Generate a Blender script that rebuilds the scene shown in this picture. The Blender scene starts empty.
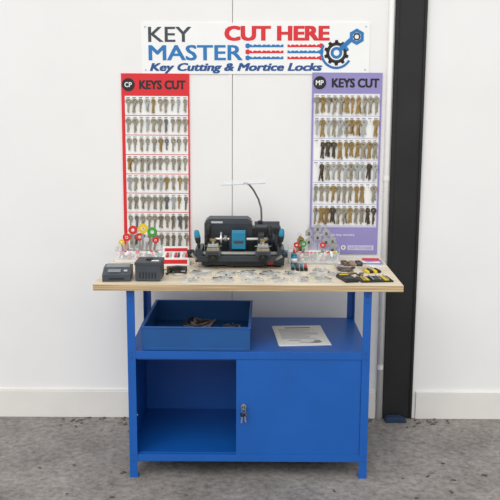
import bpy, bmesh, math, random
from mathutils import Matrix, Vector, Euler
random.seed(7)
scn = bpy.context.scene
try:
    scn.view_settings.view_transform = 'Standard'
except Exception:
    pass

# ------------------------------------------------------------------ materials
def lin(h):
    h = h.lstrip('#')
    out = []
    for i in (0, 2, 4):
        c = int(h[i:i+2], 16) / 255
        out.append(c / 12.92 if c <= 0.04045 else ((c + 0.055) / 1.055) ** 2.4)
    return out

def mat(name, hexc, rough=0.5, metal=0.0, var=0.08, scale=20.0, bump=0.0, trans=0.0, alpha=1.0):
    m = bpy.data.materials.new(name)
    m.use_nodes = True
    nt = m.node_tree
    b = nt.nodes['Principled BSDF']
    c = lin(hexc)
    tc = nt.nodes.new('ShaderNodeTexCoord')
    nz = nt.nodes.new('ShaderNodeTexNoise')
    nz.inputs['Scale'].default_value = scale
    nz.inputs['Detail'].default_value = 4
    nt.links.new(tc.outputs['Object'], nz.inputs['Vector'])
    cr = nt.nodes.new('ShaderNodeValToRGB')
    cr.color_ramp.elements[0].position = 0.3
    cr.color_ramp.elements[1].position = 0.7
    cr.color_ramp.elements[0].color = [max(0, x * (1 - var)) for x in c] + [1]
    cr.color_ramp.elements[1].color = [min(1, x * (1 + var)) for x in c] + [1]
    nt.links.new(nz.outputs['Fac'], cr.inputs['Fac'])
    nt.links.new(cr.outputs['Color'], b.inputs['Base Color'])
    b.inputs['Roughness'].default_value = rough
    b.inputs['Metallic'].default_value = metal
    if trans: b.inputs['Transmission Weight'].default_value = trans
    if alpha < 1: b.inputs['Alpha'].default_value = alpha
    if bump:
        bp = nt.nodes.new('ShaderNodeBump')
        bp.inputs['Strength'].default_value = bump
        bp.inputs['Distance'].default_value = 0.002
        nt.links.new(nz.outputs['Fac'], bp.inputs['Height'])
        nt.links.new(bp.outputs['Normal'], b.inputs['Normal'])
    return m

M = {}
M['wall'] = mat('wall_paint', '#EBEAE8', 0.6, var=0.02, scale=3)
M['groove'] = mat('wall_groove', '#9F9B95', 0.8)
M['base'] = mat('baseboard_paint', '#E4E1DB', 0.5, var=0.03, scale=6)
M['pipe'] = mat('white_conduit', '#E6E4E0', 0.4, var=0.03, scale=6)
M['blue'] = mat('blue_powdercoat', '#0C58AC', 0.42, var=0.05, scale=8)
M['bluei'] = mat('blue_tray_paint', '#11508F', 0.45, var=0.06, scale=8)
M['black'] = mat('black_plastic', '#17181A', 0.45)
M['char'] = mat('charcoal_casting', '#2A3036', 0.4, var=0.1, scale=30)
M['dgrey'] = mat('dark_grey_plastic', '#3B4148', 0.5)
M['grey'] = mat('grey_plastic', '#7E868C', 0.5)
M['lgrey'] = mat('light_grey_print', '#B9BBBD', 0.6)
M['teal'] = mat('teal_plastic', '#137C9E', 0.35)
M['steel'] = mat('steel', '#B8B8B4', 0.3, metal=0.85)
M['dsteel'] = mat('dull_steel', '#7A7A76', 0.35, metal=0.8)
M['nickel'] = mat('nickel_key', '#A09885', 0.32, metal=0.6, var=0.2, scale=60)
M['brass'] = mat('brass_key', '#9E8350', 0.32, metal=0.6, var=0.25, scale=60)
M['bronze'] = mat('bronze_key', '#54483A', 0.4, metal=0.6, var=0.25, scale=60)
M['white'] = mat('white_print', '#F0F0EE', 0.5, var=0.01)
M['red'] = mat('red_print', '#D8232B', 0.45, var=0.03)
M['lav'] = mat('lavender_print', '#9289BE', 0.5, var=0.03)
M['lavl'] = mat('pale_lavender_print', '#CCC9DE', 0.5, var=0.03)
M['navy'] = mat('navy_print', '#1C4E8C', 0.5, var=0.03)
M['sblue'] = mat('sign_blue_print', '#1F74B4', 0.5, var=0.03)
M['ink'] = mat('black_print', '#16161A', 0.5, var=0.03)
M['yellow'] = mat('yellow_plastic', '#DFC022', 0.4)
M['green'] = mat('green_plastic', '#3C9A3A', 0.4)
M['redp'] = mat('red_plastic', '#D12A24', 0.35)
M['pink'] = mat('pink_plastic', '#D85A8A', 0.4)
M['paper'] = mat('paper', '#EDEBE6', 0.7, var=0.02)
M['brown'] = mat('brown_leather', '#5E4737', 0.6, var=0.2)
M['tan'] = mat('tan_leather', '#8E7A64', 0.6, var=0.2)
M['door'] = mat('black_door_paint', '#121212', 0.55, var=0.5, scale=5, bump=0.4)
M['leaf'] = mat('dead_leaf', '#5A4B3C', 0.8, var=0.4)
M['stone'] = mat('grit_stone', '#8E8A84', 0.8, var=0.3)
M['dnavy'] = mat('dark_blue_rubber', '#1D3450', 0.7, var=0.1)

def glassy(name, hexc, alpha):
    m = mat(name, hexc, 0.12, var=0.02, alpha=alpha)
    return m
M['clear'] = glassy('clear_acrylic', '#E8EEF0', 0.28)
M['bag'] = glassy('clear_polybag', '#E6E6E2', 0.36)

def plywood(name, edge=False):
    m = bpy.data.materials.new(name); m.use_nodes = True
    nt = m.node_tree; b = nt.nodes['Principled BSDF']
    tc = nt.nodes.new('ShaderNodeTexCoord')
    mp = nt.nodes.new('ShaderNodeMapping')
    nz = nt.nodes.new('ShaderNodeTexNoise'); nz.inputs['Detail'].default_value = 6
    if edge:
        mp.inputs['Scale'].default_value = (3, 3, 420)
        cols = ('#8F7350', '#D8BE94'); nz.inputs['Scale'].default_value = 1.0
    else:
        mp.inputs['Scale'].default_value = (2, 26, 2)
        cols = ('#D3C4AA', '#E4DAC6'); nz.inputs['Scale'].default_value = 2.2
    cr = nt.nodes.new('ShaderNodeValToRGB')
    cr.color_ramp.elements[0].position = 0.38; cr.color_ramp.elements[1].position = 0.62
    cr.color_ramp.elements[0].color = lin(cols[0]) + [1]
    cr.color_ramp.elements[1].color = lin(cols[1]) + [1]
    nt.links.new(tc.outputs['Object'], mp.inputs['Vector'])
    nt.links.new(mp.outputs['Vector'], nz.inputs['Vector'])
    nt.links.new(nz.outputs['Fac'], cr.inputs['Fac'])
    nt.links.new(cr.outputs['Color'], b.inputs['Base Color'])
    b.inputs['Roughness'].default_value = 0.55
    return m
M['ply'] = plywood('plywood_face'); M['plye'] = plywood('plywood_edge', True)

def concrete():
    m = bpy.data.materials.new('concrete_floor'); m.use_nodes = True
    nt = m.node_tree; b = nt.nodes['Principled BSDF']
    tc = nt.nodes.new('ShaderNodeTexCoord')
    n1 = nt.nodes.new('ShaderNodeTexNoise'); n1.inputs['Scale'].default_value = 3.5; n1.inputs['Detail'].default_value = 10; n1.inputs['Roughness'].default_value = 0.65
    n2 = nt.nodes.new('ShaderNodeTexNoise'); n2.inputs['Scale'].default_value = 34; n2.inputs['Detail'].default_value = 8; n2.inputs['Roughness'].default_value = 0.75
    n3 = nt.nodes.new('ShaderNodeTexNoise'); n3.inputs['Scale'].default_value = 10; n3.inputs['Detail'].default_value = 9; n3.inputs['Roughness'].default_value = 0.75
    for n in (n1, n2, n3): nt.links.new(tc.outputs['Object'], n.inputs['Vector'])
    c1 = nt.nodes.new('ShaderNodeValToRGB')
    c1.color_ramp.elements[0].position = 0.32; c1.color_ramp.elements[0].color = lin('#78736F') + [1]
    c1.color_ramp.elements[1].position = 0.68; c1.color_ramp.elements[1].color = lin('#9A9590') + [1]
    c2 = nt.nodes.new('ShaderNodeValToRGB')
    c2.color_ramp.elements[0].position = 0.36; c2.color_ramp.elements[0].color = (0.58, 0.57, 0.56, 1)
    c2.color_ramp.elements[1].position = 0.60; c2.color_ramp.elements[1].color = (1.15, 1.14, 1.13, 1)
    c3 = nt.nodes.new('ShaderNodeValToRGB')
    c3.color_ramp.elements[0].position = 0.30; c3.color_ramp.elements[0].color = (0.45, 0.44, 0.43, 1)
    c3.color_ramp.elements[1].position = 0.42; c3.color_ramp.elements[1].color = (1, 1, 1, 1)
    e = c3.color_ramp.elements.new(0.62); e.color = (1, 1, 1, 1)
    e = c3.color_ramp.elements.new(0.68); e.color = (1.4, 1.39, 1.37, 1)
    nt.links.new(n1.outputs['Fac'], c1.inputs['Fac']); nt.links.new(n2.outputs['Fac'], c2.inputs['Fac']); nt.links.new(n3.outputs['Fac'], c3.inputs['Fac'])
    mx = nt.nodes.new('ShaderNodeMix'); mx.data_type = 'RGBA'; mx.blend_type = 'MULTIPLY'; mx.inputs[0].default_value = 1
    my = nt.nodes.new('ShaderNodeMix'); my.data_type = 'RGBA'; my.blend_type = 'MULTIPLY'; my.inputs[0].default_value = 1
    nt.links.new(c1.outputs['Color'], mx.inputs[6]); nt.links.new(c2.outputs['Color'], mx.inputs[7])
    nt.links.new(mx.outputs[2], my.inputs[6]); nt.links.new(c3.outputs['Color'], my.inputs[7])
    nt.links.new(my.outputs[2], b.inputs['Base Color'])
    bp = nt.nodes.new('ShaderNodeBump'); bp.inputs['Strength'].default_value = 0.3; bp.inputs['Distance'].default_value = 0.003
    nt.links.new(n2.outputs['Fac'], bp.inputs['Height']); nt.links.new(bp.outputs['Normal'], b.inputs['Normal'])
    b.inputs['Roughness'].default_value = 0.8
    return m
M['floor'] = concrete()

# ------------------------------------------------------------------ builder
class B:
    def __init__(s, name):
        s.name = name; s.bm = bmesh.new(); s.mats = []
    def mi(s, k):
        m = M[k]
        if m not in s.mats: s.mats.append(m)
        return s.mats.index(m)
    def _set(s, verts, k, smooth=False):
        i = s.mi(k)
        for f in {f for v in verts for f in v.link_faces}:
            f.material_index = i
            if smooth and len(f.verts) <= 4: f.smooth = True
    def box(s, c, d, k, rot=(0, 0, 0)):
        mt = Matrix.Translation(c) @ Euler(rot).to_matrix().to_4x4() @ Matrix.Diagonal((d[0], d[1], d[2], 1))
        r = bmesh.ops.create_cube(s.bm, size=1, matrix=mt)
        s._set(r['verts'], k); return r['verts']
    def bx(s, x0, x1, y0, y1, z0, z1, k):
        return s.box(((x0+x1)/2, (y0+y1)/2, (z0+z1)/2), (x1-x0, y1-y0, z1-z0), k)
    def cyl(s, p0, p1, r, k, r2=None, seg=20):
        p0 = Vector(p0); p1 = Vector(p1); d = p1 - p0
        mt = Matrix.Translation((p0+p1)/2) @ d.to_track_quat('Z', 'Y').to_matrix().to_4x4()
        q = bmesh.ops.create_cone(s.bm, cap_ends=True, segments=seg, radius1=r, radius2=r if r2 is None else r2, depth=d.length, matrix=mt)
        s._set(q['verts'], k, True); return q['verts']
    def sph(s, c, r, k, sc=(1, 1, 1), seg=16):
        mt = Matrix.Translation(c) @ Matrix.Diagonal((sc[0], sc[1], sc[2], 1))
        q = bmesh.ops.create_uvsphere(s.bm, u_segments=seg, v_segments=max(6, seg//2), radius=r, matrix=mt)
        s._set(q['verts'], k, True)
    def tube(s, pts, r, k, seg=8):
        pts = [Vector(p) for p in pts]; rings = []
        for i, p in enumerate(pts):
            t = (pts[min(i+1, len(pts)-1)] - pts[max(i-1, 0)]).normalized()
            q = t.to_track_quat('Z', 'Y')
            rings.append([s.bm.verts.new(p + q @ Vector((r*math.cos(2*math.pi*j/seg), r*math.sin(2*math.pi*j/seg), 0))) for j in range(seg)])
        idx = s.mi(k)
        for a, b in zip(rings[:-1], rings[1:]):
            off = min(range(seg), key=lambda o: (a[0].co - b[o].co).length)
            for j in range(seg):
                f = s.bm.faces.new((a[j], a[(j+1) % seg], b[(j+1+off) % seg], b[(j+off) % seg]))
                f.smooth = True; f.material_index = idx
            b[:] = b[off:] + b[:off]
        for rg in (rings[0], rings[-1]):
            f = s.bm.faces.new(rg); f.material_index = idx
    def prism(s, poly, t, k, mt=Matrix.Identity(4)):
        """poly: (x,z) list, extruded along local y by t (front at y=0)"""
        a = [s.bm.verts.new(mt @ Vector((p[0], 0, p[1]))) for p in poly]
        b = [s.bm.verts.new(mt @ Vector((p[0], t, p[1]))) for p in poly]
        n = len(poly); i = s.mi(k); fs = [s.bm.faces.new(a), s.bm.faces.new(b[::-1])]
        for j in range(n):
            fs.append(s.bm.faces.new((a[j], b[j], b[(j+1) % n], a[(j+1) % n])))
        for f in fs: f.material_index = i
    def ring(s, ro, ri, t, k, mt, seg=16, rx=1.0):
        i = s.mi(k); L = []
        for (r, y) in ((ro, 0), (ri, 0), (ri, t), (ro, t)):
            L.append([s.bm.verts.new(mt @ Vector((r*rx*math.cos(2*math.pi*(j+.5)/seg), y, r*math.sin(2*math.pi*(j+.5)/seg)))) for j in range(seg)])
        for q in range(4):
            a = L[q]; b = L[(q+1) % 4]
            for j in range(seg):
                f = s.bm.faces.new((a[j], a[(j+1) % seg], b[(j+1) % seg], b[j])); f.material_index = i
    def done(s, loc=(0, 0, 0), rot=(0, 0, 0), bevel=0, parent=None, seg=2):
        bmesh.ops.recalc_face_normals(s.bm, faces=s.bm.faces)
        me = bpy.data.meshes.new(s.name); s.bm.to_mesh(me); s.bm.free()
        for m in s.mats: me.materials.append(m)
        o = bpy.data.objects.new(s.name, me); scn.collection.objects.link(o)
        o.location = loc; o.rotation_euler = rot
        if parent: o.parent = parent
        if bevel:
            md = o.modifiers.new('bevel', 'BEVEL'); md.width = bevel; md.segments = seg
            md.limit_method = 'ANGLE'; md.angle_limit = math.radians(40)
        return o

def empty(name, loc=(0, 0, 0), rot=(0, 0, 0)):
    e = bpy.data.objects.new(name, None); scn.collection.objects.link(e)
    e.location = loc; e.rotation_euler = rot; e.empty_display_size = 0.05
    return e

def text(name, body, x0, x1, z0, z1, y, k, parent, bold=0.0, shear=0.0):
    """lettering fitted to a box on the sign; 'bold' thickens strokes (in em)"""
    cu = bpy.data.curves.new(name, 'FONT'); cu.body = body; cu.size = 1
    cu.shear = shear; cu.extrude = 0.01; cu.resolution_u = 3
    o = bpy.data.objects.new(name + '_tmp', cu); scn.collection.objects.link(o)
    bpy.context.view_layer.update()
    dg = bpy.context.evaluated_depsgraph_get()
    src = bpy.data.meshes.new_from_object(o.evaluated_get(dg))
    bpy.data.objects.remove(o)
    bm = bmesh.new()
    offs = [(0, 0)] if not bold else [(dx*bold, dy*bold*0.6) for dx in (-1, -0.33, 0.33, 1) for dy in (-1, 1)]
    for i, (dx, dy) in enumerate(offs):
        n0 = len(bm.verts)
        bm.from_mesh(src); bm.verts.ensure_lookup_table()
        for v in bm.verts[n0:]:
            v.co.x += dx; v.co.y += dy; v.co.z += i*0.0012
    me = bpy.data.meshes.new(name); bm.to_mesh(me); bm.free()
    xs = [v.co.x for v in me.vertices]; ys = [v.co.y for v in me.vertices]; zs = [v.co.z for v in me.vertices]
    ax, bx_, ay, by = min(xs), max(xs), min(ys), max(ys); az, bz = min(zs), max(zs)
    for v in me.vertices:
        v.co = (x0 + (v.co.x - ax) / (bx_ - ax) * (x1 - x0), y - (v.co.z - az) / (bz - az) * 0.0010, z0 + (v.co.y - ay) / (by - ay) * (z1 - z0))
    me.materials.clear(); me.materials.append(M[k])
    for p in me.polygons: p.material_index = 0
    t = bpy.data.objects.new(name, me); scn.collection.objects.link(t); t.parent = parent
    return t

# ------------------------------------------------------------------ room
b = B('floor'); b.bx(-3.2, 3.2, -5.2, 0.12, -0.1, 0, 'floor'); b.done()
b = B('wall_back')
b.bx(-3.2, 3.2, 0.012, 0.12, 0, 2.7, 'groove')
b.bx(-3.2, -0.0845, 0, 0.012, 0, 2.7, 'wall')
b.bx(-0.082, 0.642, 0, 0.012, 0, 2.7, 'wall')
b.bx(0.642, 0.785, 0.004, 0.012, 0, 2.7, 'wall')
b.bx(0.785, 3.2, 0, 0.012, 0, 2.7, 'wall')
b.done()
b = B('baseboard_back')
b.bx(-3.2, 0.606, -0.014, -0.0005, 0, 0.132, 'base'); b.bx(-3.2, 0.606, -0.009, -0.0005, 0.132, 0.14, 'base')
b.bx(0.80, 3.2, -0.014, -0.0005, 0, 0.135, 'base')
b.done(bevel=0.002)
b = B('conduit_pipe')
b.cyl((0.623, -0.0135, 0.0), (0.623, -0.0135, 2.68), 0.0125, 'pipe', seg=28)
for z in (0.25, 1.15, 2.05):
    b.ring(0.0150, 0.0127, 0.02, 'pipe', Matrix.Translation((0.623, -0.0135, z)) @ Matrix.Rotation(math.pi/2, 4, 'X'), 24)
b.done()
b = B('door_1')
b.bx(0.642, 0.782, -0.012, 0.003, 0.004, 2.68, 'door'); b.bx(0.642, 0.658, -0.02, 0.0, 0.004, 2.68, 'door')
b.bx(0.770, 0.782, -0.02, 0.0, 0.004, 2.68, 'door')
b.done(bevel=0.002)
b = B('trim_1'); b.bx(-0.1, -0.085, -0.0022, -0.0002, 0.142, 2.7, 'wall'); b.done(bevel=0.0008)

# ------------------------------------------------------------------ workbench
TOP = 0.808
wb = empty('workbench')
b = B('tabletop')
vs = b.bx(-0.606, 0.594, -0.704, -0.11, TOP-0.026, TOP, 'plye')
b.bm.normal_update()
pi = b.mi('ply')
for f in b.bm.faces:
    if abs(f.normal.z) > 0.9: f.material_index = pi
b.done(parent=wb, bevel=0.0015)
LX0, LX1, RX0, RX1 = -0.482, -0.450, 0.445, 0.477
FY, BY = -0.674, -0.125
b = B('legs')
t = 0.003
for (x0, x1, sx_) in ((LX0, LX1, 1), (RX0, RX1, -1)):
    b.bx(x0, x1, FY, FY+t, 0.004, TOP-0.026, 'blue')
    xe = x0 if sx_ == 1 else x1
    b.bx(min(xe, xe+sx_*t), max(xe, xe+sx_*t), FY+t, FY+0.034, 0.004, TOP-0.026, 'blue')
    b.bx(x0, x1, BY-t, BY, 0.004, TOP-0.026, 'blue')
    b.bx(min(xe, xe+sx_*t), max(xe, xe+sx_*t), BY-0.034, BY-t, 0.004, TOP-0.026, 'blue')
    b.bx(x0-0.001, x1+0.001, FY-0.001, FY+0.036, 0, 0.006, 'blue')
    b.bx(x0-0.001, x1+0.001, BY-0.036, BY+0.001, 0, 0.006, 'blue')
    xc = (x0+x1)/2
    for z in (0.745, 0.515, 0.085):
        for dz in (0.012, -0.012):
            b.cyl((xc, FY-0.003, z+dz), (xc, FY, z+dz), 0.0036, 'navy', seg=10)
b.done(parent=wb, bevel=0.0006)
b = B('mid_shelf')
b.bx(LX0+t, RX1-t, FY+0.004, BY-0.004, 0.527, 0.530, 'blue')
b.bx(LX1, RX0, FY+0.0005, FY+0.0035, 0.500, 0.530, 'blue')
b.bx(LX1, RX0, BY-0.0035, BY-0.0005, 0.500, 0.530, 'blue')
b.done(parent=wb, bevel=0.0008)
b = B('cabinet')
b.bx(LX0+t, LX0+2*t, FY+0.006, BY-0.004, 0.07, 0.5265, 'blue')
b.bx(RX1-2*t, RX1-t, FY+0.006, BY-0.004, 0.07, 0.5265, 'blue')
b.bx(LX0+2*t, RX1-2*t, BY-0.008, BY-0.005, 0.07, 0.5265, 'blue')
b.bx(LX0+2*t, RX1-2*t, FY+0.006, BY-0.008, 0.088, 0.091, 'blue')
b.bx(LX1, RX0, FY+0.001, FY+0.005, 0.070, 0.093, 'blue')
b.bx(LX1, RX0, FY+0.001, FY+0.003, 0.093, 0.099, 'blue')
b.bx(LX1, RX0, FY+0.020, FY+0.022, 0.091, 0.101, 'blue')
b.bx(LX1, RX0, FY+0.020, FY+0.022, 0.490, 0.526, 'blue')
for z in (0.15, 0.25, 0.35, 0.45):
    b.cyl((LX0+2*t, FY+0.12, z), (LX0+2*t+0.001, FY+0.12, z), 0.004, 'black', seg=10)
    b.cyl((LX0+2*t, BY-0.09, z), (LX0+2*t+0.001, BY-0.09, z), 0.004, 'black', seg=10)
b.cyl((-0.455, FY+0.03, 0.255), (-0.449, FY+0.03, 0.255), 0.006, 'steel', seg=10)
b.done(parent=wb, bevel=0.0006)
b = B('sliding_doors')
b.bx(-0.052, 0.444, FY+0.004, FY+0.007, 0.097, 0.502, 'blue')
b.bx(-0.052, -0.049, FY+0.007, FY+0.014, 0.097, 0.502, 'blue')
b.bx(0.441, 0.444, FY+0.007, FY+0.014, 0.097, 0.502, 'blue')
b.bx(-0.01, 0.44, FY+0.013, FY+0.016, 0.1015, 0.489, 'blue')
b.cyl((-0.022, FY-0.010, 0.305), (-0.022, FY+0.004, 0.305), 0.011, 'steel')
b.cyl((-0.022, FY-0.013, 0.305), (-0.022, FY-0.010, 0.305), 0.007, 'dsteel')
b.box((-0.022, FY-0.020, 0.305), (0.0022, 0.02, 0.012), 'steel')
b.ring(0.009, 0.007, 0.0015, 'steel', Matrix.Translation((-0.022, FY-0.026, 0.295)), 16)
b.ring(0.010, 0.0035, 0.0022, 'black', Matrix.Translation((-0.026, FY-0.024, 0.279)), 12)
b.box((-0.029, FY-0.023, 0.258), (0.006, 0.002, 0.03), 'steel', (0, 0.12, 0))
b.ring(0.009, 0.003, 0.0022, 'dsteel', Matrix.Translation((-0.017, FY-0.021, 0.279)), 12)
b.box((-0.015, FY-0.02, 0.26), (0.006, 0.002, 0.028), 'steel', (0, -0.1, 0))
b.done(parent=wb)

# ------------------------------------------------------------------ storage tray on shelf
b = B('storage_tray')
w, d, h, t2 = 0.428, 0.46, 0.092, 0.0025
b.bx(-w/2, w/2, -d/2, d/2, 0, t2, 'bluei')
b.bx(-w/2, w/2, -d/2, -d/2+t2, t2, h, 'bluei'); b.bx(-w/2, w/2, d/2-t2, d/2, t2, h, 'bluei')
b.bx(-w/2, -w/2+t2, -d/2+t2, d/2-t2, t2, h, 'bluei'); b.bx(w/2-t2, w/2, -d/2+t2, d/2-t2, t2, h, 'bluei')
for (x0, x1, y0, y1) in ((-w/2-.004, w/2+.004, -d/2-.004, -d/2+.008), (-w/2-.004, w/2+.004, d/2-.008, d/2+.004),
                         (-w/2-.004, -w/2+.008, -d/2+.008, d/2-.008), (w/2-.008, w/2+.004, -d/2+.008, d/2-.008)):
    b.bx(x0, x1, y0, y1, h, h+0.004, 'blue')
b.bx(-w/2+0.02, w/2-0.02, -d/2-0.003, -d/2, 0.0, 0.012, 'bluei')
b.done(loc=(-0.208, -0.43, 0.531), rot=(0, 0, math.radians(-1.0)), bevel=0.0012)

b = B('leather_straps')
def loopy(cx, cy, z, rx, ry, ph, n=26, k='brown', r=0.006):
    pts = []
    for i in range(n+1):
        a = ph + i/n * math.pi * 1.75
        pts.append((cx + rx*math.cos(a), cy + ry*math.sin(a), z + 0.010*math.sin(2*a+ph)))
    b.tube(pts, r, k)
loopy(0, 0, 0.015, 0.055, 0.075, 0.3, r=0.005); loopy(0.02, 0.03, 0.022, 0.045, 0.045, 2.0, k='tan', r=0.004)
loopy(-0.03, -0.02, 0.022, 0.035, 0.08, 4.0, k='black', r=0.005); loopy(0.01, -0.03, 0.028, 0.045, 0.03, 1.0, k='tan', r=0.004)
for i in range(16):
    b.box((random.uniform(-.06, .05), random.uniform(-.08, .08), 0.010+random.random()*0.02), (0.03, 0.012, 0.004), random.choice(['tan', 'black', 'dsteel', 'nickel']), (random.uniform(-.4, .4), random.uniform(-.3, .3), random.uniform(0, 3)))
b.done(loc=(-0.215, -0.34, 0.534), bevel=0.001)
b = B('loose_key_blanks')
for i in range(30):
    b.box((random.uniform(-.035, .035), random.uniform(-.10, .10), 0.004+random.random()*0.010), (0.034, 0.008, 0.003), random.choice(['steel', 'dsteel', 'nickel']), (0, random.uniform(-.2, .2), random.uniform(0, 3)))
b.done(loc=(-0.075, -0.38, 0.5345))

b = B('instruction_booklet')
b.box((0.001, 0, 0.0007), (0.213, 0.298, 0.0012), 'paper', (0, 0, 0.012))
b.box((0, 0, 0.0022), (0.213, 0.298, 0.0012), 'paper', (0, 0, -0.008))
b.box((0, 0, 0.0037), (0.212, 0.298, 0.0012), 'paper')
b.box((0, 0.112, 0.0044), (0.11, 0.012, 0.0003), 'dgrey')
for i in range(15):
    y = 0.088 - i*0.0105
    L = random.uniform(0.09, 0.17)
    b.box((-0.085+L/2, y, 0.0044), (L, 0.0026, 0.0003), 'grey')
for i in range(6):
    b.box((random.uniform(-.05, .06), random.uniform(-.12, -.08), 0.0044), (random.uniform(.02, .05), 0.012, 0.0003), random.choice(['lgrey', 'grey']))
b.done(loc=(0.215, -0.435, 0.5302), rot=(0, 0, math.radians(4)))

# ------------------------------------------------------------------ key display boards
def add_key(b, x, y, z, k, L=0.056, bow=0.012, seg=14, tilt=0.0, yaw=0.0, rx=1.0):
    """key hanging from the hole of its bow; (x,y,z) is the hook point"""
    mt = Matrix.Translation((x, y, z)) @ Matrix.Rotation(tilt, 4, 'Y') @ Matrix.Rotation(yaw, 4, 'Z') @ Matrix.Translation((0, 0, -bow*0.45))
    b.ring(bow, bow*0.30, 0.0018, k, mt, seg, rx)
    bl = L - 2*bow; z0 = -bow*0.9; wv = 0.0046
    pts = [(-wv, z0), (-wv, z0-bl*0.96), (-wv*0.2, z0-bl)]
    n = 5
    for i in range(n):
        zz = z0 - bl + bl*0.75*(i+0.4)/n
        pts.append((wv*random.uniform(0.3, 1.0), zz))
    pts += [(wv*0.9, z0-bl*0.2), (wv*1.5, z0-bl*0.14), (wv*1.5, z0)]
    b.prism(pts, 0.0016, k, mt)

def board_hooks(parent, rows, ztop, pitch, xs, kinds, L, bow, yb, counts):
    kb = B('keys'); hb = B('hooks'); lb = B('labels')
    for r in range(rows):
        z = ztop - r*pitch
        for x in xs:
            x += random.uniform(-0.0015, 0.0015)
            hb.tube([(x, yb, z), (x, yb-0.022, z-0.001), (x, yb-0.025, z+0.004)], 0.0009, 'steel', 6)
            lb.bx(x-0.009, x+0.007, yb-0.0006, yb-0.0001, z+0.010, z+0.0125, 'ink')
            lb.bx(x-0.009, x+0.003, yb-0.0006, yb-0.0001, z+0.0055, z+0.007, 'lgrey')
            if random.random() < 0.04: continue
            n = random.choice(counts)
            base = kinds(r)
            sg = random.choice([6, 8, 14, 14]); rx = random.choice([0.8, 1.0, 1.0, 1.15])
            for q in range(n):
                add_key(kb, x, yb-0.005-q*0.0035, z, base, L*random.uniform(0.9, 1.1), bow*random.uniform(.92, 1.08), sg, random.uniform(-.05, .05)+(q-(n-1)/2)*0.13, random.uniform(-.5, .5), rx)
    kb.done(parent=parent); hb.done(parent=parent); lb.done(parent=parent)

rb = empty('key_display_board', (-0.4315, -0.001, 0.808))
b = B('panel')
b.bx(-0.1535, 0.1535, -0.006, 0, 0, 0.818, 'red')
rp = 0.0885
for r in range(8):
    zt = 0.718 - r*rp
    b.bx(-0.138, 0.147, -0.0066, -0.006, zt-0.085, zt, 'white')
b.cyl((-0.121, -0.0060, 0.768), (-0.121, -0.0075, 0.768), 0.029, 'ink', seg=32)
b.done(parent=rb)
text('circle_text', 'CP', -0.138, -0.105, 0.757, 0.779, -0.0076, 'white', rb, 0.02)
text('header_text', 'KEYS CUT', -0.072, 0.137, 0.748, 0.788, -0.0061, 'ink', rb, 0.045)
board_hooks(rb, 8, 0.700, rp, [-0.122+i*0.0285 for i in range(10)],
            lambda r: random.choice(['nickel']*6 + ['brass', 'dsteel', 'steel']), 0.062, 0.0125, -0.0067, [1, 2, 2, 2])
pb = empty('key_display_board', (0.4345, -0.001, 0.806))
b = B('panel')
b.bx(-0.158, 0.158, -0.006, 0, 0, 0.828, 'lav')
b.bx(-0.150, 0.150, -0.0066, -0.006, 0.125, 0.735, 'lavl')
lp = 0.1005
for r in range(6):
    zt = 0.732 - r*lp
    b.bx(-0.146, 0.146, -0.0070, -0.0066, zt-0.095, zt, 'white')
b.cyl((-0.124, -0.0060, 0.783), (-0.124, -0.0075, 0.783), 0.029, 'ink', seg=32)
b.bx(0.020, 0.140, -0.0066, -0.006, 0.018, 0.040, 'lavl')
b.ring(0.011, 0.006, 0.0006, 'white', Matrix.Translation((0.0, -0.0068, 0.030)), 24)
b.done(parent=pb)
text('circle_text', 'MP', -0.142, -0.107, 0.772, 0.794, -0.0076, 'white', pb, 0.02)
text('header_text', 'KEYS CUT', -0.070, 0.144, 0.762, 0.803, -0.0061, 'ink', pb, 0.045)
text('footer_text', 'CUT TO CODE', 0.028, 0.132, 0.023, 0.035, -0.0067, 'lav', pb, 0.01)
text('footer_small_text', 'professional key service', -0.13, 0.05, 0.082, 0.095, -0.0061, 'white', pb, 0.01)
def rk(r):
    return random.choice([['brass', 'brass', 'nickel', 'nickel'], ['brass', 'bronze', 'nickel', 'steel'], ['bronze', 'nickel', 'brass', 'bronze'], ['bronze', 'brass', 'nickel', 'steel'],
                          ['nickel', 'nickel', 'brass'], ['nickel', 'bronze', 'brass']][r])
board_hooks(pb, 6, 0.714, lp, [-0.134+i*0.0268 for i in range(11)], rk, 0.076, 0.0140, -0.0071, [2, 2, 3, 3])

# ------------------------------------------------------------------ sign
sg = empty('shop_sign', (0.02, -0.001, 1.738), (0, math.radians(-0.35), 0))
W2, H2 = 0.511, 0.112
b = B('sign_board')
b.bx(-W2, W2, -0.004, 0, -H2, H2, 'white')
def sx(u): return -W2 + u*0.00448
def sz(v): return H2 - v*0.00438
def keysil(u0, u1, v, k, flip=False):
    x0, x1, z = sx(u0), sx(u1), sz(v)
    hh = 0.012
    pts = [(x0, z-hh*.5), (x1-0.02, z-hh*.5), (x1-0.012, z-hh), (x1, z-hh*.6), (x1, z+hh*.6), (x1-0.012, z+hh), (x1-0.02, z+hh*.5)]
    n = 7
    for i in range(n):
        xx = x1-0.026 - (x1-0.026-x0)*i/n
        pts += [(xx, z+hh*.5), (xx-0.006, z+hh*(0.0+0.25*(i % 2))), (xx-0.012, z+hh*.5)]
    pts += [(x0, z+hh*.5)]
    if flip: pts = [(x0+x1-p[0], p[1]) for p in pts]
    b.prism(pts, 0.0008, k, Matrix.Translation((0, -0.0048, 0)))
keysil(104, 142, 23, 'sblue', True); keysil(146, 182, 23, 'red')
keysil(104, 142, 29, 'red', True); keysil(146, 182, 29, 'sblue')
keysil(104, 142, 35, 'sblue', True); keysil(146, 182, 35, 'red')
LG = Matrix.Translation((sx(195), -0.0050, sz(30)))
b.ring(0.046, 0.032, 0.0009, 'ink', LG, 36)
for i in range(10):
    a = i*math.pi/5
    b.prism([(-.009, .043), (.009, .043), (.006, .056), (-.006, .056)], 0.0009, 'ink', LG @ Matrix.Rotation(a, 4, 'Y'))
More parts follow.
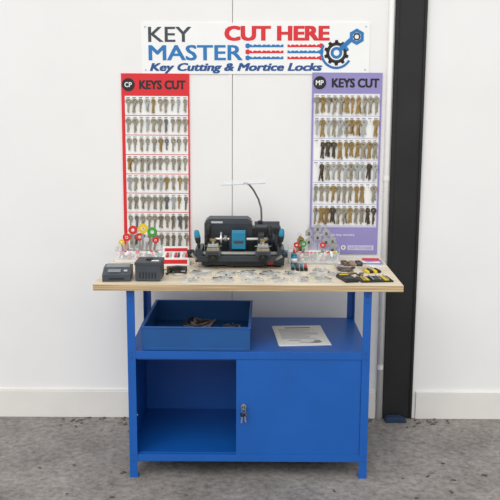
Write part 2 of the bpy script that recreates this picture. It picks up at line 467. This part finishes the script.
b.ring(0.026, 0.013, 0.0009, 'sblue', LG, 24)
ang = math.radians(-42)
b.prism([(.020, -.010), (.092, -.010), (.092, .010), (.020, .010)], 0.0012, 'sblue', LG @ Matrix.Translation((0, -.0006, 0)) @ Matrix.Rotation(ang, 4, 'Y'))
b.prism([(.040, -.010), (.040, -.024), (.052, -.024), (.052, -.010)], 0.0012, 'sblue', LG @ Matrix.Translation((0, -.0006, 0)) @ Matrix.Rotation(ang, 4, 'Y'))
LH = Matrix.Translation((sx(215), -0.0058, sz(14)))
b.ring(0.036, 0.020, 0.0012, 'sblue', LH, 6); b.ring(0.016, 0.010, 0.0012, 'ink', LH, 20)
pts = []
for i in range(19):
    a = math.radians(150 + i*10); pts.append((0.072*math.cos(a), 0.072*math.sin(a)))
for i in range(18, -1, -1):
    a = math.radians(150 + i*10); pts.append((0.061*math.cos(a), 0.061*math.sin(a)))
pts = [(p[0], max(-0.078, p[1])) for p in pts]
b.prism(pts, 0.0008, 'sblue', LG)
for (u, v) in ((4, 4), (224, 4), (4, 47), (224, 47)):
    b.cyl((sx(u), -0.0055, sz(v)), (sx(u), -0.004, sz(v)), 0.0035, 'steel', seg=12)
b.done(parent=sg)
text('key_text', 'KEY', sx(7), sx(50), sz(19), sz(4), -0.0041, 'dgrey', sg, 0.012)
text('master_text', 'MASTER', sx(7), sx(101), sz(37.5), sz(22), -0.0041, 'sblue', sg, 0.022)
text('cut_here_text', 'CUT HERE', sx(83), sx(188), sz(18), sz(3), -0.0041, 'red', sg, 0.050)
text('services_text', 'Key Cutting & Mortice Locks', sx(8), sx(181), sz(50.5), sz(40), -0.0041, 'navy', sg, 0.042, 0.25)

# ------------------------------------------------------------------ key cutting machine
b = B('key_cutting_machine')
b.bx(-0.205, 0.145, -0.36, -0.13, TOP+0.010, TOP+0.040, 'char')
for x in (-0.18, 0.12):
    for y in (-0.34, -0.15): b.cyl((x, y, TOP), (x, y, TOP+0.010), 0.014, 'black')
b.bx(-0.200, 0.010, -0.235, -0.135, TOP+0.04, TOP+0.172, 'char')
b.prism([(-0.10, 0), (0.10, 0), (0.10, 0.03), (0.085, 0.042), (-0.085, 0.042), (-0.10, 0.03)], 0.095, 'dgrey', Matrix.Translation((-0.095, -0.232, TOP+0.15)))
b.bx(-0.17, -0.12, -0.234, -0.232, TOP+0.165, TOP+0.18, 'lgrey')
b.bx(0.010, 0.135, -0.23, -0.14, TOP+0.04, TOP+0.150, 'black')
b.cyl((0.02, -0.185, TOP+0.145), (0.13, -0.185, TOP+0.145), 0.030, 'char')
for i in range(5): b.bx(0.03+i*0.02, 0.04+i*0.02, -0.2305, -0.228, TOP+0.06, TOP+0.12, 'dgrey')
b.bx(-0.090, -0.015, -0.31, -0.235, TOP+0.04, TOP+0.125, 'char')
b.cyl((-0.078, -0.30, TOP+0.118), (-0.020, -0.30, TOP+0.118), 0.034, 'teal', seg=28)
b.bx(-0.078, -0.020, -0.335, -0.30, TOP+0.075, TOP+0.145, 'teal')
b.bx(-0.070, -0.028, -0.337, -0.334, TOP+0.10, TOP+0.112, 'dgrey')
b.cyl((-0.150, -0.30, TOP+0.112), (0.09, -0.30, TOP+0.112), 0.008, 'steel')
b.cyl((-0.128, -0.30, TOP+0.112), (-0.120, -0.30, TOP+0.112), 0.032, 'steel', seg=36)
b.cyl((-0.112, -0.30, TOP+0.112), (-0.098, -0.30, TOP+0.112), 0.018, 'dsteel')
b.bx(0.035, 0.060, -0.32, -0.235, TOP+0.09, TOP+0.135, 'char')
b.box((0.048, -0.335, TOP+0.105), (0.008, 0.05, 0.012), 'steel', (0.3, 0, 0))
b.cyl((0.075, -0.29, TOP+0.112), (0.105, -0.29, TOP+0.112), 0.022, 'dgrey')
b.cyl((-0.262, -0.375, TOP+0.062), (0.150, -0.375, TOP+0.062), 0.011, 'dsteel')
b.bx(-0.225, 0.125, -0.405, -0.345, TOP+0.034, TOP+0.056, 'char')
b.bx(-0.23, -0.20, -0.40, -0.25, TOP+0.03, TOP+0.085, 'char'); b.bx(0.115, 0.145, -0.40, -0.25, TOP+0.03, TOP+0.085, 'char')
b.cyl((-0.262, -0.375, TOP+0.062), (-0.235, -0.375, TOP+0.062), 0.018, 'black')
b.cyl((0.145, -0.375, TOP+0.062), (0.160, -0.375, TOP+0.062), 0.017, 'teal', seg=20)
for vx in (-0.155, 0.055):
    b.bx(vx-0.032, vx+0.032, -0.41, -0.345, TOP+0.056, TOP+0.078, 'dgrey')
    b.bx(vx-0.026, vx+0.026, -0.405, -0.355, TOP+0.078, TOP+0.090, 'nickel')
    b.bx(vx-0.022, vx+0.022, -0.400, -0.360, TOP+0.093, TOP+0.106, 'steel')
    b.cyl((vx, -0.385, TOP+0.09), (vx, -0.385, TOP+0.128), 0.006, 'steel')
    b.cyl((vx, -0.385, TOP+0.118), (vx, -0.385, TOP+0.128), 0.014, 'brass')
    b.box((vx, -0.418, TOP+0.055), (0.038, 0.016, 0.03), 'black', (0.3, 0, 0))
    b.cyl((vx, -0.425, TOP+0.055), (vx, -0.445, TOP+0.05), 0.010, 'black')
b.box((-0.155, -0.352, TOP+0.0915), (0.07, 0.010, 0.002), 'brass'); b.box((0.055, -0.352, TOP+0.0915), (0.07, 0.010, 0.002), 'steel')
def grip(x, y, z, tilt, k='teal'):
    d = Vector((math.sin(tilt), 0, math.cos(tilt)))
    p = Vector((x, y, z))
    b.cyl(p, p+d*0.030, 0.006, 'black')
    b.cyl(p+d*0.022, p+d*0.046, 0.010, 'black', 0.013); b.cyl(p+d*0.046, p+d*0.068, 0.013, k, 0.011); b.sph(p+d*0.068, 0.011, k)
grip(-0.215, -0.37, TOP+0.085, -0.15); grip(0.128, -0.345, TOP+0.088, 0.1)
grip(-0.185, -0.30, TOP+0.10, 0.1, 'black'); grip(0.09, -0.32, TOP+0.10, -0.1, 'black')
b.cyl((0.110, -0.405, TOP+0.045), (0.140, -0.44, TOP+0.070), 0.006, 'steel'); b.sph((0.144, -0.444, TOP+0.073), 0.013, 'black')
b.cyl((-0.225, -0.40, TOP+0.045), (-0.25, -0.42, TOP+0.075), 0.006, 'steel'); b.sph((-0.252, -0.422, TOP+0.078), 0.011, 'black')
b.bx(-0.10, 0.06, -0.372, -0.36, TOP+0.008, TOP+0.034, 'black')
b.bx(0.075, 0.10, -0.3615, -0.36, TOP+0.014, TOP+0.032, 'redp')
arm = [(0.045, -0.20, TOP+0.15), (0.050, -0.20, TOP+0.19), (0.048, -0.205, TOP+0.235), (0.036, -0.21, TOP+0.275), (0.015, -0.22, TOP+0.315), (-0.005, -0.235, TOP+0.342), (-0.02, -0.25, TOP+0.35)]
b.tube(arm, 0.0045, 'dsteel')
b.cyl((0.045, -0.20, TOP+0.165), (0.045, -0.20, TOP+0.18), 0.010, 'black')
b.box((-0.022, -0.27, TOP+0.351), (0.018, 0.03, 0.006), 'dsteel')
b.done(bevel=0.0025)
sh = B('eye_shield'); sh.box((-0.03, -0.29, TOP+0.357), (0.185, 0.09, 0.003), 'clear', (0.10, -0.05, 0))
sh.box((-0.03, -0.334, TOP+0.3525), (0.187, 0.002, 0.003), 'lgrey', (0.10, -0.05, 0))
sh_o = sh.done(); sh_o.parent = bpy.data.objects['key_cutting_machine']

# ------------------------------------------------------------------ small devices on the left
b = B('digital_scale')
b.prism([(-0.06, 0), (0.08, 0), (0.08, 0.045), (0.0, 0.045), (-0.06, 0.028)], 0.11, 'dgrey',
        Matrix.Translation((0.055, 0, 0)) @ Matrix.Rotation(math.radians(90), 4, 'Z'))
b.box((0, 0.04, 0.0465), (0.094, 0.072, 0.003), 'grey')
b.box((-0.01, -0.032, 0.0385), (0.05, 0.025, 0.002), 'grey', (0.28, 0, 0))
b.box((0.034, -0.032, 0.0385), (0.014, 0.012, 0.003), 'lgrey', (0.28, 0, 0))
b.box((0.0, -0.0605, 0.012), (0.06, 0.001, 0.008), 'black')
b.done(loc=(-0.525, -0.600, TOP), rot=(0, 0, 0.06), bevel=0.002)
b = B('transformer_box')
b.bx(-0.049, 0.049, -0.06, 0.06, 0.003, 0.066, 'dgrey'); b.bx(-0.051, 0.051, -0.062, 0.062, 0.066, 0.076, 'dgrey')
for x in (-.035, .035):
    for y in (-.045, .045): b.cyl((x, y, 0), (x, y, 0.003), 0.006, 'black')
for i in range(6): b.box((-0.03+i*0.012, -0.0605, 0.025), (0.005, 0.001, 0.026), 'black')
b.cyl((0.0, 0.0, 0.076), (0.0, 0.0, 0.083), 0.014, 'black'); b.box((0.025, -0.02, 0.0765), (0.03, 0.02, 0.001), 'white')
b.done(loc=(-0.398, -0.595, TOP), rot=(0, 0, -0.03), bevel=0.002)
b = B('power_cable')
pts = []
for i in range(40):
    u = i/39
    pts.append((-0.338+0.07*u+0.012*math.sin(u*9), -0.53+0.09*math.sin(u*6.5)*(1-u*.4)+0.06*u, TOP+0.005+0.012*abs(math.sin(u*7))))
b.tube(pts, 0.004, 'black')
b.box((-0.315, -0.46, TOP+0.012), (0.05, 0.032, 0.022), 'black', (0, 0, 0.5)); b.box((-0.29, -0.42, TOP+0.009), (0.05, 0.02, 0.016), 'dgrey', (0, 0, -0.3))
for s_ in (-.008, 0, .008): b.cyl((-0.335+s_*.5, -0.476+s_, TOP+0.014), (-0.352+s_*.5, -0.486+s_, TOP+0.014), 0.0022, 'brass', seg=8)
b.done(bevel=0.002)
b = B('card_box')
b.bx(-0.060, 0.060, -0.040, 0.040, 0, 0.032, 'white')
for i in range(9): b.box((-0.048+i*0.012, 0.0, 0.034), (0.008, 0.060, 0.018), ['white', 'redp', 'lgrey', 'white', 'redp', 'dgrey', 'white', 'lgrey', 'redp'][i], (0.05, 0.1, 0))
b.box((0, -0.0405, 0.016), (0.10, 0.001, 0.018), 'red'); b.box((0, 0.039, 0.05), (0.115, 0.003, 0.040), 'white'); b.box((0, 0.037, 0.055), (0.10, 0.001, 0.014), 'red')
b.done(loc=(-0.322, -0.28, TOP), rot=(0, 0, 0.05), bevel=0.0015)
b = B('sticker_pack')
for i, k in enumerate(['white', 'lgrey', 'white']):
    b.box((0.004*i, 0.003*i, 0.001+0.0022*i), (0.085, 0.06, 0.002), k, (0, 0, 0.1*i-.1))
for i in range(4): b.box((-0.02+i*0.018, 0.006, 0.0067), (0.010, 0.03, 0.0006), ['redp', 'ink', 'sblue', 'ink'][i])
b.done(loc=(-0.44, -0.42, TOP))
b = B('sticker_pack')
for i, k in enumerate(['lgrey', 'white']):
    b.box((0.004*i, 0.003*i, 0.001+0.0022*i), (0.075, 0.055, 0.002), k, (0, 0, 0.1*i+.2))
for i in range(3): b.box((-0.016+i*0.018, 0.004, 0.0045), (0.010, 0.03, 0.0006), ['dgrey', 'red', 'dsteel'][i])
b.done(loc=(-0.535, -0.43, TOP))

# ------------------------------------------------------------------ keyring displays
def fob(b, x, y, z, r, k, L=0.05, tilt=0.0):
    mt = Matrix.Translation((x, y, z)) @ Matrix.Rotation(tilt, 4, 'Y')
    b.ring(r, r*0.24, 0.006, k, mt, 20)
    b.ring(r*0.36, r*0.24, 0.002, 'white', mt @ Matrix.Translation((0, -0.0015, 0)), 16)
    b.prism([(-0.005, -r*0.9), (0.005, -r*0.9), (0.005, -r-L*.8), (0, -r-L), (-0.005, -r-L)], 0.002, 'steel', mt @ Matrix.Translation((0, .002, 0)))
b = B('key_fob_display')
b.bx(-0.105, 0.105, -0.055, 0.055, 0, 0.010, 'white')
b.bx(-0.100, 0.100, 0.0, 0.05, 0.010, 0.035, 'white'); b.bx(-0.100, 0.100, 0.03, 0.05, 0.035, 0.062, 'clear')
b.bx(-0.105, 0.105, -0.055, -0.053, 0.0, 0.045, 'clear'); b.bx(-0.105, -0.103, -0.053, 0.05, 0.01, 0.062, 'clear'); b.bx(0.103, 0.105, -0.053, 0.05, 0.01, 0.062, 'clear')
cols = ['redp', 'green', 'yellow', 'pink', 'teal', 'white', 'black', 'steel', 'brass']
for i in range(55):
    x = random.uniform(-0.09, 0.09); y = random.uniform(-0.045, -0.006)
    b.box((x, y, 0.018+random.random()*0.02), (0.018, 0.008, 0.012), random.choice(cols+['white', 'redp', 'lgrey']), (random.uniform(-.6, .6), random.uniform(-.6, .6), random.uniform(0, 3)))
for (x, z, r, k, tl) in ((-0.062, 0.100, 0.018, 'redp', -.2), (-0.035, 0.132, 0.020, 'redp', -.1), (-0.006, 0.100, 0.017, 'redp', .05), (0.010, 0.138, 0.022, 'yellow', .1),
                         (0.050, 0.122, 0.022, 'green', .25), (0.025, 0.090, 0.013, 'lgrey', 0), (0.064, 0.085, 0.015, 'redp', .3), (-0.085, 0.078, 0.013, 'yellow', -.3)):
    fob(b, x, 0.018+random.uniform(-.012, .012), z, r, k, max(0.02, z-0.035-r), tl*0.5)
b.done(loc=(-0.485, -0.20, TOP), bevel=0.0006)
b = B('keyring_rack')
b.bx(-0.11, 0.11, -0.06, 0.06, 0, 0.010, 'white')
b.bx(-0.105, 0.105, 0.01, 0.055, 0.010, 0.045, 'white'); b.bx(-0.105, 0.105, -0.06, -0.058, 0.0, 0.05, 'clear')
b.bx(-0.11, -0.108, -0.058, 0.055, 0.01, 0.075, 'clear'); b.bx(0.108, 0.11, -0.058, 0.055, 0.01, 0.075, 'clear')
b.bx(-0.105, 0.105, 0.045, 0.055, 0.045, 0.085, 'clear')
for i in range(60):
    x = random.uniform(-0.1, 0.1); y = random.uniform(-0.05, 0.0)
    b.box((x, y, 0.018+random.random()*0.025), (0.018, 0.008, 0.012), random.choice(cols+['steel', 'nickel', 'white', 'redp', 'lgrey']), (random.uniform(-.6, .6), random.uniform(-.6, .6), random.uniform(0, 3)))
for i in range(12):
    b.box((-0.095+i*0.0172, 0.008, 0.03), (0.011, 0.002, 0.024), random.choice(['steel', 'redp', 'green', 'nickel', 'dgrey']))
for (x, h_) in ((-0.02, 0.155), (0.018, 0.175), (0.056, 0.155), (-0.055, 0.12), (0.085, 0.12)):
    b.cyl((x, 0.03, 0.045), (x, 0.03, h_), 0.0016, 'steel', seg=8)
    k = random.choice(['steel', 'nickel', 'brass', 'dsteel'])
    for q, dz in enumerate((0, -0.038)):
        mt = Matrix.Translation((x, 0.022-q*0.004, h_-0.03+dz)) @ Matrix.Rotation(random.uniform(-.3, .3), 4, 'Y')
        b.prism([(-.016, -.014), (.016, -.014), (.016, .009), (0, .025), (-.016, .009)], 0.003, k, mt)
        b.prism([(-.005, -.009), (.005, -.009), (.005, .004), (-.005, .004)], 0.001, 'dgrey', mt @ Matrix.Translation((0, -.001, 0)))
        b.ring(0.008, 0.0065, 0.0015, 'steel', mt @ Matrix.Translation((0, 0, 0.030)), 14)
fob(b, -0.075, 0.0, 0.075, 0.013, 'redp', 0.03, -.1); fob(b, -0.045, 0.0, 0.080, 0.014, 'green', 0.03, .1); fob(b, 0.04, 0.0, 0.075, 0.013, 'redp', 0.03, .1)
b.done(loc=(0.280, -0.225, TOP), bevel=0.0006)
b = B('oil_bottle')
b.cyl((0, 0, 0), (0, 0, 0.045), 0.013, 'teal', seg=24); b.cyl((0, 0, 0.045), (0, 0, 0.055), 0.013, 'teal', 0.006, 24); b.cyl((0, 0, 0.055), (0, 0, 0.068), 0.006, 'redp'); b.cyl((0, 0, 0.068), (0, 0, 0.08), 0.0025, 'redp', 0.001)
b.cyl((0, 0, 0.014), (0, 0, 0.032), 0.0133, 'white', seg=24)
b.done(loc=(0.190, -0.306, TOP))
b = B('marker_pens')
for i, k in enumerate(['teal', 'dgrey', 'teal', 'redp']):
    x = i*0.018
    b.cyl((x, 0, 0.008), (x+0.004, 0.08, 0.008), 0.007, k, seg=12); b.cyl((x, -0.025, 0.008), (x, 0, 0.008), 0.0075, 'black', seg=12)
b.done(loc=(0.180, -0.412, TOP))

# ------------------------------------------------------------------ parts bags
def bag(x, y, w, d, rot, kinds, n=22, h=0.016, label=None):
    b = B('parts_bag'); N = 9; idx = b.mi('bag'); g = []
    ph = random.random()*6
    for j in range(N):
        row = []
        for i in range(N):
            u, v = i/(N-1), j/(N-1)
            e = (math.sin(math.pi*u)*math.sin(math.pi*v))**0.6 if 0 < i < N-1 and 0 < j < N-1 else 0
            z = 0.001 + h*e*(0.8+0.25*math.sin(7*u+ph)*math.cos(6*v+ph)) + (random.uniform(0, .003) if e else 0)
            row.append(b.bm.verts.new(((u-.5)*w, (v-.5)*d, z)))
        g.append(row)
    for j in range(N-1):
        for i in range(N-1):
            f = b.bm.faces.new((g[j][i], g[j][i+1], g[j+1][i+1], g[j+1][i])); f.smooth = True; f.material_index = idx
    for i in range(n):
        px_, py_ = random.uniform(-.34, .34)*w, random.uniform(-.34, .34)*d
        a = random.uniform(0, math.pi); L = random.uniform(.006, .014)
        p = Vector((px_, py_, 0.004+random.random()*0.006)); dv = Vector((math.cos(a), math.sin(a), 0))*L
        k = random.choice(kinds)
        if random.random() < .5: b.cyl(p-dv, p+dv, 0.003, k, seg=8)
        else: b.box(p, (2*L, 0.008, 0.003), k, (0, 0, a))
    if label: b.box((0, d*.40, 0.004), (w*.9, d*.16, 0.002), label)
    b.done(loc=(x, y, TOP+0.0005), rot=(0, 0, rot))
S = ['steel', 'dsteel', 'nickel', 'dgrey', 'lgrey']
bag(-0.200, -0.505, 0.09, 0.11, .1, S+['brass'], 18, label='white')
bag(-0.100, -0.51, 0.085, 0.11, -.1, S, 16)
bag(-0.010, -0.51, 0.080, 0.11, .1, S, 16, label='white')
bag(0.080, -0.51, 0.085, 0.11, -.1, ['black', 'dsteel', 'steel'], 14, label='lgrey')
bag(-0.23, -0.625, 0.10, 0.09, .15, S, 12)
bag(-0.110, -0.625, 0.09, 0.09, .0, S+['bronze'], 14)
bag(0.010, -0.63, 0.09, 0.08, .1, ['nickel', 'steel', 'lgrey'], 12)
bag(0.110, -0.625, 0.08, 0.08, -.1, S, 10)
bag(0.175, -0.51, 0.08, 0.09, .1, S+['brass'], 14, label='white')
bag(0.200, -0.615, 0.075, 0.08, .1, ['dsteel', 'steel', 'lgrey'], 12)
bag(0.288, -0.61, 0.08, 0.10, .1, ['dsteel', 'steel', 'dgrey'], 16)
bag(0.295, -0.43, 0.07, 0.09, -.1, S, 14, label='white')
bag(0.268, -0.52, 0.07, 0.06, .1, S, 10)
bag(0.350, -0.51, 0.06, 0.08, .2, S, 12)

# ------------------------------------------------------------------ right-hand items
def tool_case(x, y, rot, w=0.055, d=0.115):
    b = B('lock_tool_case')
    b.box((0, 0, 0.006), (w, d, 0.012), 'black')
    for i in range(4): b.box((0, -d*.36+i*d*.24, 0.0135), (w*.7, d*.10, 0.003), ['dgrey', 'dsteel', 'dgrey', 'yellow'][i])
    b.box((0, d*.47, 0.014), (w*.9, 0.006, 0.004), 'dgrey')
    b.done(loc=(x, y, TOP), rot=(0, 0, rot), bevel=0.0015)
tool_case(0.388, -0.600, 0.25)
b = B('pick_set_card')
b.box((0, 0, 0.003), (0.13, 0.10, 0.006), 'black')
b.box((-0.04, 0, 0.0075), (0.022, 0.07, 0.004), 'yellow'); b.box((0.0, 0.0, 0.0075), (0.028, 0.07, 0.004), 'dgrey'); b.box((0.04, -0.005, 0.0075), (0.018, 0.075, 0.004), 'yellow')
for i in range(4): b.cyl((-0.045+i*0.03, -0.042, 0.012), (-0.045+i*0.03, 0.04, 0.012), 0.0025, 'steel', seg=8)
b.done(loc=(0.495, -0.600, TOP), rot=(0, 0, 0.12), bevel=0.001)
b = B('needle_files')
for i in range(4):
    x = i*0.017
    b.cyl((x, -0.05, 0.007), (x, 0.0, 0.007), 0.0065, ['yellow', 'black', 'yellow', 'black'][i], seg=12); b.cyl((x, 0, 0.007), (x, 0.075, 0.006), 0.0022, 'steel', 0.001, 8)
b.done(loc=(0.475, -0.43, TOP), rot=(0, 0, 0.25))
b = B('leather_key_fobs')
for i in range(6):
    a = random.uniform(-.5, .5)
    b.box((-0.03+0.03*(i % 3), -0.03+0.05*(i//3), 0.004+0.002*(i % 2)), (0.024, 0.042, 0.006), ['brown', 'tan', 'black'][i % 3], (0, 0, a))
    b.ring(0.009, 0.007, 0.002, 'steel', Matrix.Translation((-0.03+0.03*(i % 3), -0.002+0.05*(i//3), 0.006)) @ Matrix.Rotation(math.pi/2, 4, 'X'), 14)
b.done(loc=(0.445, -0.27, TOP), bevel=0.001)
b = B('business_cards')
for i, k in enumerate(['white', 'lgrey', 'lav', 'white', 'lav', 'red']):
    b.box((random.uniform(-.015, .015), -0.05+i*0.022, 0.001+i*0.0012), (0.075, 0.052, 0.001), k, (0, 0, random.uniform(-.3, .3)))
b.done(loc=(0.535, -0.25, TOP))
b = B('luggage_tags')
for i in range(12):
    b.box((random.uniform(-.035, .035), random.uniform(-.05, .05), 0.003+0.0012*i), (0.036, 0.018, 0.003), random.choice(['black', 'dgrey', 'steel', 'brown', 'redp', 'dsteel']), (0, 0, random.uniform(0, 3)))
b.done(loc=(0.400, -0.40, TOP), bevel=0.0008)
b = B('coin_key_holders')
for i in range(9):
    x, y = random.uniform(-.025, .025), random.uniform(-.03, .03)
    b.cyl((x, y, 0.0+i*0.0004), (x, y, 0.003+i*0.0004), 0.010, random.choice(['steel', 'dsteel', 'black', 'brass']), seg=16)
b.done(loc=(0.435, -0.50, TOP))

# ------------------------------------------------------------------ floor bits
b = B('floor_debris')
for i in range(170):
    x = random.choice([random.uniform(-0.9, 1.0), random.uniform(-0.9, -0.5), random.uniform(0.5, 0.95)]); y = -0.02 - abs(random.gauss(0, 0.05)) if random.random() < .75 else random.uniform(-0.9, -0.05)
    r = random.uniform(.0025, .006)
    if -0.18 < y < -0.1 and (abs(x-LX0) < .06 or abs(x-RX1) < .06): continue
    if -0.1 < y and 0.59 < x < 0.79: continue
    if random.random() < .5: b.sph((x, y, r*.4), r, 'stone', (1.2, 1, .5), 6)
    else: b.box((x, y, .003), (r*4, r*2, .0015), 'leaf', (random.uniform(-.3, .3), random.uniform(-.2, .2), random.uniform(0, 3)))
b.done()
b = B('door_stop')
b.prism([(-0.05, 0), (0.05, 0), (0.05, 0.012), (0.02, 0.026), (-0.04, 0.026), (-0.05, 0.018)], 0.045, 'dnavy', Matrix.Translation((0.700, -0.070, 0)))
b.done(bevel=0.003)

# ------------------------------------------------------------------ light
w = bpy.data.worlds.new('overcast'); scn.world = w; w.use_nodes = True
bg = w.node_tree.nodes['Background']; bg.inputs['Color'].default_value = (0.98, 0.99, 1.0, 1); bg.inputs['Strength'].default_value = 0.90
sun = bpy.data.lights.new('daylight', 'SUN'); sun.energy = 1.5; sun.angle = math.radians(50); sun.color = (1, 0.99, 0.975)
so = bpy.data.objects.new('daylight', sun); scn.collection.objects.link(so)
so.rotation_euler = (math.radians(48), 0, math.radians(-18)); so.location = (-2, -4, 4)

# ------------------------------------------------------------------ camera
cam = bpy.data.cameras.new('camera'); cam.sensor_width = 36; cam.lens = 61.2
co = bpy.data.objects.new('camera', cam); scn.collection.objects.link(co)
co.matrix_world = Matrix.Translation((0, -3.91, 1.51)) @ Matrix.Rotation(math.radians(80), 4, 'X') @ Matrix.Rotation(math.radians(0.3), 4, 'Z')
scn.camera = co
